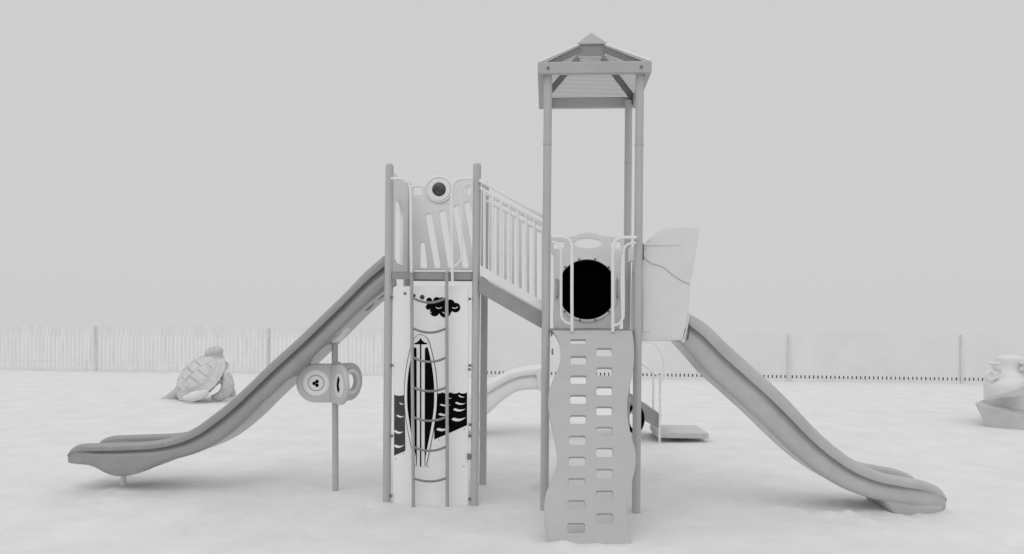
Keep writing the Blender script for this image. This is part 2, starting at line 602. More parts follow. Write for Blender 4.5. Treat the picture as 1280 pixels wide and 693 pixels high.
# cloud of bubbles
cl = MB()
circ = [(536.7, 375.8, 3.6), (546.3, 376.2, 4.6), (539.5, 381.5, 5.6), (549, 383.5, 8.6), (543.5, 389.5, 6.2), (556.5, 390, 7.2), (563, 380.5, 5.8), (569.6, 384.7, 6.0), (560, 386.5, 6.0), (553, 378, 6), (535.8, 384, 3.4)]
for i, (x, y, r) in enumerate(circ):
    pxplate(cl, ell(x, y, r, n=24), [], vb, -0.0115 - 0.0002 * i, -0.0095)
clo = cl.build('cloud_print', M_PRINT, bd, False)
for (x, y, r, a0, a1) in ((548.5, 381.2, 4.6, 40, 140), (568.3, 381, 4.6, 35, 130), (557, 387, 5, 40, 140), (541, 388, 4, 120, 200)):
    pts = [L(x + r * math.cos(R(a0 + (a1 - a0) * k / 8)), y + r * math.sin(R(a0 + (a1 - a0) * k / 8)), vb - 0.0145) for k in range(9)]
    MB().tube(pts, 0.0042, 6).build('bubble_arc', M_WHITE, clo)  # white arcs printed on the bubbles
for (x, y, r, m) in ((528, 371.8, 3.0, M_GREYPRINT), (517.8, 369.8, 2.1, M_GREYPRINT), (506.6, 367.2, 2.0, M_RUNG)):
    prn('bubble_print', ell(x, y, r, n=20), 0.0115, m)
# surfboard
def sb(k):
    """half-widths of the surfboard by row (left edge, right edge)"""
    rows = [(418, 0), (419.2, 3.5), (421.5, 7), (425, 9.6), (430, 11.6), (438, 13.8), (450, 16.6), (465, 19.2), (480, 20.6), (495, 21.0), (510, 20.4), (525, 18.6), (540, 16.0), (555, 13.0), (570, 10.0), (583, 7.2)]
    return [(526.2 + s * (w - k if w > k else 0) + (0 if s > 0 else 0), y + (k if i == 0 else 0)) for s in (1, -1) for i, (y, w) in (list(enumerate(rows)) if s > 0 else list(enumerate(rows))[::-1]) if not (s < 0 and i == 0)]


sbl = prn('surfboard_print', sb(0), 0.0145, M_PRINT)
prn('surfboard_face', sb(0.75)[:-1] if False else sb(0.75), 0.0160, M_WHITE, (), sbl, -0.0142)


def hw(y):
    rows = [(421.5, 7), (430, 11.6), (438, 13.8), (450, 16.6), (465, 19.2), (480, 20.6), (495, 21.0), (510, 20.4), (525, 18.6), (540, 16.0), (555, 13.0), (570, 10.0), (583, 7.2)]
    for (a, b), (c, d_) in zip(rows, rows[1:]):
        if a <= y <= c:
            return b + (d_ - b) * (y - a) / (c - a)
    return 7.2


for s, gap, inn in ((1, 3.9, 4.9), (-1, 3.9, 4.8)):           # two black fields
    xs_in = 526.2 + s * inn
    ys = [434.5, 436, 440, 446, 452, 460, 470, 480, 490, 500, 510, 520, 530, 540, 550, 560, 570, 582]
    out = [(526.2 + s * max(inn + 0.6, min(hw(y) - gap, 11.2 if y < 436 else 99)), y) for y in ys]
    pl = [(xs_in + s * 0.3, 436)] + [(xs_in + s * 2, 434.2)] + out + [(xs_in, 582)]
    prn('surfboard_stripe', pl, 0.0175, M_PRINT, (), sbl, -0.0157)
prn('surfboard_arrow', [(526.2, 422.6), (528, 425.6), (530.6, 427.8), (534.4, 429.4), (534.4, 430.6), (527.1, 430.6), (527.1, 583), (525.3, 583), (525.3, 430.6), (518.2, 430.6), (518.2, 429.4), (521.8, 427.8), (524.4, 425.6)], 0.0175, M_PRINT, (), sbl, -0.0157)
for (x, y) in ((489.7, 372), (489.7, 457), (489.7, 545), (488.8, 620), (587.3, 374), (587.3, 457), (586.8, 462), (587.5, 531), (587, 545), (587, 624)):
    q = L(x, y, VL - 0.02)
    MB().box((q.x - 0.012, q.y - 0.02, q.z - 0.013), (q.x + 0.012, q.y + 0.02, q.z + 0.013)).build('clamp_bolt', M_BOLT, bd, False, 0.003)
q = L(586, 571, VL - 0.02)
MB().box((q.x - 0.016, q.y - 0.02, q.z - 0.030), (q.x + 0.016, q.y + 0.02, q.z + 0.030)).build('clamp_bolt', M_RUNG, bd, False, 0.003)
for (x, y) in ((536, 583.4), (580, 583), (495, 573.2), (505, 567), (548.6, 550), (580.5, 536.5)):
    prn('screw_hole', ell(x, y, 0.75, n=10), 0.0115, M_BOLT)

# ---- ramp with railings between the towers
v0, v1 = 0.10, 0.82
ramp = MB()
for v, off in ((v0, 0), (v1, 0)):
    A, B_, Cq, D = L2(599, 345.5, v0), L2(680, 391, v0), L2(680, 412.5, v0), L2(599, 366.5, v0)
    ramp.plate([A, B_, Cq, D], [], lambda a, b, c, v=v: (a, v + c, b), -0.012, 0.012)
A, B_ = L2(599, 345.5, v0), L2(680, 391, v0)
ramp.plate([(A[0], A[1] - 0.03), (B_[0], B_[1] - 0.03), (B_[0], B_[1] - 0.05), (A[0], A[1] - 0.05)], [], lambda a, b, c: (a, c, b), v0 + 0.0125, v1 - 0.0125)
rampo = ramp.build('ramp', M_DECK, ps, False, 0.003)
for v in (v0 - 0.0, v1):
    side = MB()
    cvp = lambda x, y: L2(x, y, v0)
    side.plate([cvp(600, 331.5), cvp(680, 377.5), cvp(680, 389.5), cvp(600, 344)], [], lambda a, b, c, v=v: (a, v + c, b), -0.014, 0.014)
    fn = lambda x, y, v=v: Vector((cvp(x, y)[0], v, cvp(x, y)[1]))
    ro = side.build('ramp_railing', M_RAIL, ps)
    MB().tube([fn(599, 225.5), fn(681, 272)], 0.017, 10).build('rail', M_RAIL, ro)
    MB().tube([fn(600, 235), fn(681, 281)], 0.014, 10).build('rail', M_RAIL, ro)
    n = 8
    for k in range(n):
        x = 605.5 + k * 10.4
        yt = 235 + (x - 600) / 81 * 46
        yb = 331.5 + (x - 600) / 80 * 46
        MB().tube([fn(x, yt), fn(x, yb + 2)], 0.0145, 8).build('baluster', M_RAIL, ro)

# ---- wavy climbing wall in front of the right tower
TA, TB = Vector((0, -0.055, DK2 - 0.005)), Vector((0, -1.08, -0.06))
sd = (TB - TA).normalized()
nn = Vector((0, sd.z, -sd.y))       # away from the viewer / up side handled below
if nn.y > 0:
    nn = -nn


def Lc(px, py):
    dd = MLOC.to_3x3() @ ray(px, py)
    t = (TA - C_L).dot(nn) / dd.dot(nn)
    q = C_L + dd * t
    return (q.x, (q - TA).dot(sd))


def fc(a, b, c):
    q = TA + sd * b + nn * c
    # gentle sag so the sheet is not dead flat
    k = 0.018 * math.sin(min(1, max(0, b / 2.1)) * PI)
    q = q - nn * k
    return (a, q.y, q.z)


left = [(689, 413), (693, 417), (699, 428), (700.8, 440), (699.5, 454), (694, 468), (688, 482), (685.2, 498), (687, 521), (691.5, 541), (695, 558), (696.2, 572), (695, 584), (690, 599), (682.5, 616), (680, 634), (681, 655), (686, 675), (690, 688)]
right_ = [(790, 413), (791.8, 424), (792.8, 437), (792.4, 455), (789.5, 474), (786, 490), (784.4, 506), (785.5, 526), (789.5, 544), (793.5, 558), (795.4, 571), (793.8, 588), (789.5, 604), (785, 622), (783, 641), (785, 662), (789.5, 680), (791, 688)]
sm = lambda pts: [(q.x, q.y) for q in spline([Vector((x, y, 0)) for x, y in pts], 4)]
outl = sm(left) + sm(right_)[::-1]
hl, hr = [], []
lc = [(723, 426.7, 2.6), (723.2, 450, 5), (723, 474, 5), (722.8, 498.6, 5.2), (722.4, 523.8, 5.3), (722, 549.6, 5.4), (721.5, 576.3, 5.6), (721, 603.6, 5.8), (720.6, 631.6, 6), (720.4, 660.3, 6)]
rc = [(755.4, 440, 5), (755.5, 464, 5), (755.6, 488, 5.1), (755.6, 513, 5.2), (755.7, 538.6, 5.3), (755.8, 565, 5.5), (755.8, 591.8, 5.7), (755.8, 619.3, 5.9), (755.8, 648, 6)]
holes = [rrect(x - 9.8 - (y - 430) * 0.004, y - h, x + 9.8 + (y - 430) * 0.004, y + h, min(2.5, h * 0.7)) for x, y, h in lc + rc]
cw = MB().plate([Lc(*q) for q in outl], [[Lc(*q) for q in h] for h in holes], fc, -0.045, 0.0)
cwo = cw.build('climbing_wall', M_CLIMB, ps, True, 0.006)
for (x, y) in ((689.5, 417), (690.5, 440), (790.2, 421)):
    q = L(x, y, -0.05)
    MB().box((q.x - 0.008, q.y - 0.01, q.z - 0.03), (q.x + 0.008, q.y + 0.03, q.z + 0.03)).build('bracket', M_BOLT, cwo, False, 0.003)

# ---- rear panel of the right tower with the tunnel mouth
outl = [(689, 296), (704, 296), (716, 295.5), (726, 292), (735, 290.6), (744, 292), (756, 295.5), (768, 296), (781, 296), (781, 315), (776.5, 319), (775.5, 357), (776.5, 400), (774, 411), (692, 411), (691.4, 400), (692.4, 357), (692, 320), (689, 316)]
hole = ell(733.8, 362.3, 37.6, n=56, clip=31)
p = pxplate(MB(), outl, [hole, [(716.5, 305), (721, 301), (728, 299), (735, 298.3), (742, 299), (749, 301), (753, 305), (747, 308.6), (735, 310.4), (722, 308.6)], rrect(692, 302.5, 705, 311, 2), rrect(763.5, 302.5, 776, 311, 2)], W, -0.02, 0.02)
pan2 = p.build('tunnel_panel', M_PANEL, ps, True, 0.008, label='moulded panel with a round black tunnel mouth')
rgm = pxplate(MB(), ell(733.8, 362.3, 40.6, n=56, clip=37), [ell(733.8, 362.3, 37.4, n=56, clip=30.8)], W, -0.034, -0.0205)
rgo = rgm.build('tunnel_rim', M_PANEL, pan2, True, 0.005)
for (x, y) in ((706.6, 334.2), (724, 324.2), (744, 324.2), (761, 334.2), (761, 389.5), (744, 400), (725, 400.2), (706, 389.5)):
    q = L(x, y, W - 0.038)
    MB().tube([(q.x, q.y - 0.006, q.z), (q.x, q.y + 0.012, q.z)], 0.0125, 10).build('bolt', M_BOLT, rgo)
for x, s in ((697, 1), (770.8, -1)):
    A, B_ = L(x, 350.5, W - 0.02), L(x, 371.5, W - 0.02)
    o = Vector((0, -0.055, 0))
    hd = MB().tube(spline([A, A + o * 0.8, A + o + (B_ - A) * 0.15, B_ + o - (B_ - A) * 0.15, B_ + o * 0.8, B_], 5), 0.012, 8)
    ho = hd.build('grab_handle', M_BEAM, pan2)
    for q in (A, B_):
        MB().tube([(q.x, q.y - 0.008, q.z), (q.x, q.y + 0.0, q.z)], 0.018, 12).build('handle_foot', M_BOLT, ho)
# dark tunnel behind the mouth, dropping to the low deck behind
c0 = L(733.8, 362.3, W + 0.02)
path = [c0 + Vector((0, 0.02 + 0.8 * k / 8, 0)) for k in range(9)]
tn = MB()
tn.tube(path, 0.345, 40, cap=False)
tn.tube([path[-1], path[-1] + Vector((0, 0.004, 0))], [0.345, 0.002], 40, cap=False)
tun = tn.build('tunnel', M_HOOD, ps)
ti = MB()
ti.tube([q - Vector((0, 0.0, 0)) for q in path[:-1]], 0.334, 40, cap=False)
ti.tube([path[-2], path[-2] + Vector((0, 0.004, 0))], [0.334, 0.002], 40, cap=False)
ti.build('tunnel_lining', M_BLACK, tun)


sm = lambda pts: [(q.x, q.y) for q in spline([Vector((x, y, 0)) for x, y in pts], 4)]


# ---- slides
def slide(name, stations, vnear, width, material, sub=5, foot=None):
    """sweep of a walled trough with rolled rims; stations = (rim point, bottom point) on the near wall"""
    v = vnear + width / 2
    Rp = spline([L(*a, vnear) for a, b in stations], sub)
    Bp = spline([L(*b, vnear) for a, b in stations], sub)
    hwid = width / 2
    sec = [(0, 0.02), (0.70, 0.0), (0.87, 0.015), (0.935, 0.08), (0.955, 0.17), (0.95, 0.30), (0.905, 0.44), (0.85, 0.56), (0.80, 0.635), (0.79, 0.69), (0.83, 0.71), (0.955, 0.655), (0.995, 0.66), (1.02, 0.73), (1.012, 0.84), (0.975, 0.93),
           (0.915, 0.985), (0.855, 1.0), (0.79, 0.97), (0.74, 0.90), (0.715, 0.78), (0.70, 0.40), (0.66, 0.26), (0.56, 0.18), (0.3, 0.15), (0, 0.145)]
    ring = [(-a, t) for a, t in sec] + [(a, t) for a, t in sec[::-1]][1:-1]
    n = len(ring)
    vs, fs = [], []
    K = len(Rp)
    for i, (Rq, Bq) in enumerate(zip(Rp, Bp)):
        e = min(1.0, max(0.0, (i - (K - 23)) / 15.0))
        e = e * e * (3 - 2 * e)                    # the groove runs out and the nose rounds in at the exit
        dz = 0.0
        if foot:
            for (xa, da), (xb, db) in zip(foot, foot[1:]):
                if xa <= Bq.x <= xb:
                    k = (Bq.x - xa) / (xb - xa)
                    dz = da + (db - da) * k
        for a, t in ring:
            q = Bq + (Rq - Bq) * t
            fl = 0.97 - 0.25 * max(0, 0.22 - t)
            aa = a
            if 0.05 < t < 0.72 and abs(a) > 0.75:
                aa = math.copysign(abs(a) * (1 - e) + fl * e, a)
            down = dz * min(1.0, max(0.0, (0.30 - t) / 0.28))
            vs.append((q.x, v + aa * hwid * (1 - 0.10 * e ** 3), q.z - down))
    for i in range(K - 1):
        for k in range(n):
            fs.append((i * n + k, i * n + (k + 1) % n, (i + 1) * n + (k + 1) % n, (i + 1) * n + k))
    half = len(sec)
    for e in (0, K - 1):                        # close both ends, outer line against inner line
        m = half - 1
        for k in range(m // 2):
            for sgn in (0, 1):
                if sgn == 0:
                    q = (k, k + 1, m - k - 1, m - k)
                else:
                    g = lambda j: (n - j) % n if j > 0 else 0
                    mm = lambda j: m if j == m else g(j)
                    q = (mm(k), mm(k + 1), mm(m - k - 1), mm(m - k))
                q = tuple(dict.fromkeys(e * n + z for z in q))
                if len(q) > 2:
                    fs.append(q)
    mb = MB().add(vs, fs)
    return mb.build(name, material, ps, True, 0, 50)


stL = [((479, 319), (480, 362)), ((455, 340), (462, 376)), ((430, 366), (440, 396)), ((400, 395), (412, 424)), ((370, 424), (385, 450)), ((340, 451), (355, 478)),
       ((310, 480), (328, 503)), ((285, 503), (305, 526)), ((262, 521), (283, 545)), ((240, 536.5), (260, 560)), ((215, 547), (233, 571)), ((185, 552.5), (200, 578.5)),
       ((150, 554), (160, 581.5)), ((120, 555), (120, 582)), ((104, 555.5), (101, 582.3)), ((93, 557.5), (90, 582)), ((86, 561.5), (84, 581.5)), ((82, 567.5), (81.5, 580.5))]
ftL = [(L(x, 580, VL + 0.13).x, d_ * 7.25 / F) for x, d_ in ((98, 0), (106, 0.5), (114, 3), (121, 6.5), (127, 10), (134, 13), (142, 15), (150, 15.6), (158, 15), (166, 13.4), (176, 10.5), (186, 7), (195, 3.5), (204, 1), (212, 0))]
slL = slide('slide', stL, VL + 0.13, 0.62, M_SLIDE_D, 5, ftL)
slL['label'] = 'grey straight slide running down to the left'
stR = [((862, 392), (850, 428)), ((885, 406), (868, 448)), ((910, 430), (888, 471)), ((940, 457), (915, 495)), ((968, 482), (947, 524)), ((993, 507), (976, 552)), ((1017, 533), (1000, 574)),
       ((1043, 557), (1027, 595)), ((1072, 578), (1057, 612.5)), ((1102, 591), (1086, 623.5)), ((1130, 597), (1115, 630)), ((1152, 601), (1145, 635)), ((1170, 607), (1166, 639)), ((1180, 613), (1178, 642)), ((1186, 622), (1185, 640))]
slR = slide('slide', stR, 0.13, 0.62, M_SLIDE_P)
slR['label'] = 'pale wavy slide running down to the right'


def cross(outl, vtrace, va, vbk, name, m, parent, bevel=0.02):
    pts = [L2(x, y, vtrace) for x, y in outl]
    return MB().plate(pts, [], lambda a, b, c: (a, c, b), va, vbk).build(name, m, parent, True, bevel, seg=3)


fp = L(154.5, 590, VL + 0.42)
MB().tube([(fp.x, fp.y, 0.3), (fp.x, fp.y, -0.2)], 0.03, 14).build('support_leg', M_RAIL, slL)
cross(sm([(1100, 622), (1106, 629), (1112, 638), (1120, 645), (1130, 649.5), (1142, 651.5), (1158, 652), (1172, 651.5), (1177, 647), (1180, 640), (1180, 632)]), 0.17, 0.155, 0.72, 'slide_foot', M_SLIDE_P, slR, 0.035)
# bracket and pole under the left slide
vm = VL + 0.44
cross([(404, 424), (412, 427.5), (422, 428), (430, 419), (440, 403), (447, 388)], vm, vm - 0.12, vm + 0.12, 'slide_bracket', M_PANEL, slL, 0.01)
pb = L(420, 607, vm)
pole_top = L(418.5, 425, vm)
pu = pb.x
MB().tube([(pb.x, vm, -0.3), (pole_top.x, vm, pole_top.z + 0.05)], 0.034, 16).build('support_leg', M_POST, slL)
cross([(480, 362), (462, 376), (449, 388), (446, 386), (478, 356)], VL + 0.16, VL + 0.2, VL + 0.68, 'slide_flange', M_DARK, slL, 0.004)  # not a flange: dark strip added as the slide's underside shade
# slide mouth flange, right
fl = MB()
A, B_ = L(862.5, 393, 0.10), L(851.5, 429, 0.10)
cross([(852, 427.5), (856, 409), (858.5, 391), (862.5, 391), (860, 409), (855.5, 429)], 0.10, 0.10, 0.80, 'slide_flange', M_RAIL, slR, 0.006)
cross([(861.5, 406), (863, 406), (860.5, 424), (858.5, 426)], 0.095, 0.095, 0.11, 'flange_slot', M_DARK, slR, 0.0)
cross([(856.0, 411), (857.2, 411), (853.6, 424), (851.8, 425)], 0.092, 0.092, 0.101, 'flange_slot', M_DARK, slR, 0.0)

# ---- hood over the top of the right slide
hood = MB()
ho_out = sm([(801, 427), (801, 380), (802, 335), (803.5, 316), (809, 304), (820, 292), (836, 284.5), (856, 282.5), (874.5, 284)])
ho_side = ho_out + sm([(874.5, 284), (870.5, 312), (866, 338), (862.5, 360), (861, 385), (858, 405), (853, 426)])[1:]
vh0, vh1 = 0.06, 0.86
loops = [L2(x, y, vh0) for x, y in ho_side]
for a in (vh0, vh1 - 0.03):
    hood.plate(loops, [], lambda p_, q_, c, a=a: (p_, a + c, q_), 0, 0.03)
top = [L2(x, y, vh0) for x, y in ho_out[8:]] + [L2(x, y, vh0) for x, y in sm([(874.5, 284), (870.5, 312), (866, 338), (862.5, 360), (861.5, 378)])[1:]]
n = len(top)
inner = []
for i, q in enumerate(top):
    a, b = top[max(0, i - 1)], top[min(n - 1, i + 1)]
    tx, ty = b[0] - a[0], b[1] - a[1]
    l = math.hypot(tx, ty)
    inner.append((q[0] + ty / l * 0.03, q[1] - tx / l * 0.03))
hood.plate(top + inner[::-1], [], lambda p_, q_, c: (p_, c, q_), vh0 + 0.002, vh1 - 0.002)
hdo = hood.build('slide_hood', M_HOOD, ps, True, 0.012, seg=3)
sl_ = [L(x, y, vh0 - 0.001) for x, y in ((803.5, 320), (808, 325), (815, 330), (824, 332.3), (832, 336.5), (841, 344), (850, 350), (857, 353.6), (862, 355))]
MB().tube(spline(sl_, 5), 0.005, 6).build('hood_seam', M_BEAM, hdo)
rd = [L(x, y, vh0 - 0.001) for x, y in ((804, 306.5), (820, 306), (840, 306), (855, 306.5))]
MB().tube(spline(rd, 5), [0.012] * 10 + [0.009, 0.007, 0.005, 0.003, 0.002, 0.001], 6).build('hood_ridge', M_HOOD, hdo)
cross([(802.5, 305), (804.5, 305), (804.5, 325), (802.5, 325)], vh0, vh0 - 0.012, vh0 + 0.001, 'hood_edge_shade', M_DARK, hdo, 0)  # dark strip painting the shading inside the hood's edge
cross([(802.5, 330), (812.5, 333), (812.5, 414), (803, 416)], vh0, vh0 - 0.010, vh0 + 0.001, 'hood_rib', M_HOOD, hdo, 0.005)
cross([(785, 311), (797, 307), (797, 325), (790, 328), (785, 328)], 0.5, 0.40, 0.5, 'hood_bracket', M_RAIL, hdo, 0.01)
# ---- low deck, small slide, steps and rails behind the right tower
VB = MLOC.to_3x3() @ Vector((0, 0, 0))
vlow = (MLOC @ ground_at(846, 553)).y
vmid = vlow + 0.05
u0, u1 = L(703, 470, vmid).x, L(778, 470, vmid).x
zm = 0.905
low = MB()
low.box((u0, vmid, zm - 0.03), (u1, vmid + 1.0, zm))
low_o = low.build('deck', M_FLUME, ps, False, 0.004, label='low deck behind the roofed tower')
for u in (u0 + 0.04, u1 - 0.04):
    for v in (vmid + 0.05, vmid + 0.95):
        MB().tube([(u, v, -0.3), (u, v, zm + 0.35)], 0.034, 16).build('post', M_FLUME, ps)
stF = [((679, 459), (679, 487.5)), ((664, 459.5), (660, 488)), ((650, 461.5), (648, 489.5)), ((636, 465.5), (638, 494.5)), ((620, 473), (626, 503)), ((606, 481), (612, 516)), ((592, 489), (597, 529)), ((576, 497), (580, 537)), ((555, 502), (558, 541))]
slF = slide('slide', stF, vmid + 0.15, 0.62, M_FLUME)
slF['label'] = 'whitish slide behind the left tower'
cross([(668, 463), (676, 460), (676, 490), (673, 488), (671, 470)], vmid + 0.13, vmid + 0.12, vmid + 0.8, 'slide_flange', M_FLUME, slF, 0.01)
low_leg = L(562, 520, vmid + 0.45)
MB().tube([(low_leg.x, low_leg.y, 0.35), (low_leg.x, low_leg.y, -0.2)], 0.03, 12).build('support_leg', M_RUNG, slF)
steps = MB()
qa, qb, qc, qd = (L2(789, 494, vlow), L2(824.5, 518.5, vlow), L2(824.5, 536.5, vlow), L2(789, 517, vlow))
steps.plate([qa, qb, qc, qd], [], lambda a, b, c: (a, vlow + c, b), -0.02, 0.02)
steps.plate([qa, qb, qc, qd], [], lambda a, b, c: (a, vlow + 0.8 + c, b), -0.02, 0.02)
for k in range(3):
    t = (k + 0.5) / 3
    x = qa[0] + (qb[0] - qa[0]) * t
    z = qa[1] + (qb[1] - qa[1]) * t - 0.06
    steps.box((x - 0.11, vlow + 0.021, z - 0.03), (x + 0.11, vlow + 0.779, z))
steps.build('steps', M_DECK, ps, False, 0.004)
pf = MB()
fl_, fr_ = L(822.5, 541, vlow), L(886, 541, vlow)
zf = fl_.z
pf.box((fl_.x, vlow, zf - 0.085), (fr_.x, vlow + 0.85, zf))
pfo = pf.build('low_platform', mat('platform_top', 0.55, 0.7, 0.12, 14, 0.3, 40), ps, False, 0.008)
MB().tube([((fl_.x + fr_.x) / 2 - 0.08, vlow + 0.42, zf - 0.08), ((fl_.x + fr_.x) / 2 - 0.08, vlow + 0.42, -0.2)], 0.12, 14).build('platform_foot', M_DECK, pfo)
for (xx, yt, yb, v) in ((824.3, 470, 560, vlow - 0.06), (816, 462, 551, vlow + 0.85)):
    a, b = L(xx, yt, v), L(xx, yb, v)
    pts = spline([(b.x, v, -0.1), (b.x, v, a.z - 0.1), (a.x - 0.02, v, a.z), (a.x - 0.16, v, a.z + 0.1), (a.x - 0.38, v, a.z + 0.28)], 5)
    MB().tube(pts, 0.018, 10).build('handrail', M_FLUME, ps)
v = vlow - 0.1
MB().tube(spline([L(797, 428, v), L(812, 428, v), L(821, 432, v), L(828, 447, v), (L(830, 463, v)), L(826, 480, v), L(824.6, 500, v)], 5), 0.013, 8).build('handrail', M_FLUME, ps)
wl_ = L(793.8, 524, 2.0)
ringp = [(wl_.x + 0.098 * math.cos(2 * PI * k / 32), 2.0, wl_.z + 0.165 * math.sin(2 * PI * k / 32)) for k in range(32)]
wh = MB().tube(ringp, 0.026, 10, True)
wh.tube([(wl_.x, 2.03, wl_.z + 0.15), (wl_.x, 2.03, -0.2)], 0.02, 8)
wh.build('hoop', M_BLACK, ps, label='small black hoop behind the right front post')

# ---- three-leaf activity panel on the pole under the left slide
pz = L(420, 479, vm).z
AP = MB().tube([(pu, vm, pz - 0.235), (pu, vm, pz + 0.235)], 0.040, 16)
ap = AP.build('activity_panel', M_POST, ps, label='three-leaf activity panel on the pole under the left slide')


def leaf(ang, kind):
    du, dv = math.cos(R(ang)), math.sin(R(ang))
    ctr = 0.225
    rad = 0.215
    off = -0.05 if kind == 1 else 0.0
    a0 = 0.0 if kind == 1 else 0.035
    fn = lambda a, b, c: (pu + du * a - dv * (c + off), vm + dv * a + du * (c + off), pz + b)
    ol = [(a0, -rad), (ctr, -rad)] + [(ctr + rad * math.cos(R(-90 + 7.5 * k)), rad * math.sin(R(-90 + 7.5 * k))) for k in range(1, 24)] + [(ctr, rad), (a0, rad)]
    fr = 0.142 if kind == 0 else 0.135
    holes = [ell(ctr, 0, 0.090, n=32)] if kind == 2 else [ell(ctr, 0, fr, n=40)]
    lf = MB().plate(ol, holes, fn, -0.024, 0.024).build('leaf', M_PANEL_G, ap, True, 0.014, seg=4)
    if kind < 2:
        MB().plate(ell(ctr, 0, fr + 0.004, n=40), [], fn, -0.010, 0.010).build('dial', M_WHITE if kind == 0 else M_PANEL, lf, True, 0.003)
    for sgn in (-1, 1):
        if kind == 0:
            rp = [fn(ctr + fr * 0.60 * math.cos(a), fr * 0.60 * math.sin(a), sgn * 0.011) for a in [2 * PI * k / 36 for k in range(36)]]
            MB().tube(rp, 0.0035, 6, True).build('dial_ring', M_RUNG, lf)
            sw = MB()
            for k in range(3):
                a = R(120 * k)
                sw.plate(ell(ctr + 0.021 * math.cos(a), 0.024 * math.sin(a) - 0.004, 0.019, n=16), [], fn, sgn * (0.009 + 0.0006 * k), sgn * (0.015 + 0.0006 * k))
            sw.build('dial_knob', M_BLACK, lf, False)
        if kind == 1:
            arc = []
            for k in range(25):
                a = R(130 + 100 * k / 24)
                r_ = 0.108 + (0.014 if (k % 2) else 0)
                arc.append((ctr + 0.05 + r_ * math.cos(a) * 1.0, r_ * math.sin(a)))
            for k in range(25):
                a = R(230 - 100 * k / 24)
                arc.append((ctr + 0.05 + 0.064 * math.cos(a), 0.064 * math.sin(a)))
            MB().plate(arc, [], fn, sgn * 0.009, sgn * 0.016).build('toothed_arc', M_BLACK, lf, False)
    if kind == 2:
        rp = [fn(ctr + 0.125 * math.cos(a), 0.125 * math.sin(a), -0.026) for a in [2 * PI * k / 36 for k in range(36)]]
        MB().tube(rp, 0.02, 8, True).build('ring_rim', M_PANEL, lf)


M_PANEL_G = mat('leaf_plastic', 0.56, 0.42, 0.05, 4, 0.02, 120)
leaf(187, 0)
leaf(309, 1)
leaf(69, 2)
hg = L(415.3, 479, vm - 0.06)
MB().tube([(hg.x, hg.y, pz - 0.19), (hg.x, hg.y, pz + 0.19)], 0.010, 8).build('leaf_gap_shade', M_DARK, ap)  # dark rod stands in for the shadow between two leaves

# ------------------------------------------------------------------ fence along the back
def gp(px, py):
    q = ground_at(px, py)
    return q


FA, FB = gp(0, 462.3), gp(1280, 480.5)
fd = (FB - FA)
fd.z = 0
flen = fd.length
fd.normalize()
fn_ = Vector((-fd.y, fd.x, 0))     # away from the camera
rz = math.atan2(fd.y, fd.x)
fence = thing('picket_fence', 'long pale picket fence standing along the back of the sand', 'fence', (FA.x, FA.y, 0), rz)


def along(px):
    """distance along the fence line where the photo column px meets it"""
    d = ray(px, 450)
    # solve CAM + t d = FA + s fd in plan
    det = d.x * (-fd.y) + fd.x * d.y
    rx, ry = FA.x - CAM.x, FA.y - CAM.y
    return (d.x * ry - d.y * rx) / (-det) * -1 if False else ((rx * d.y - ry * d.x) / (fd.y * d.x - fd.x * d.y))


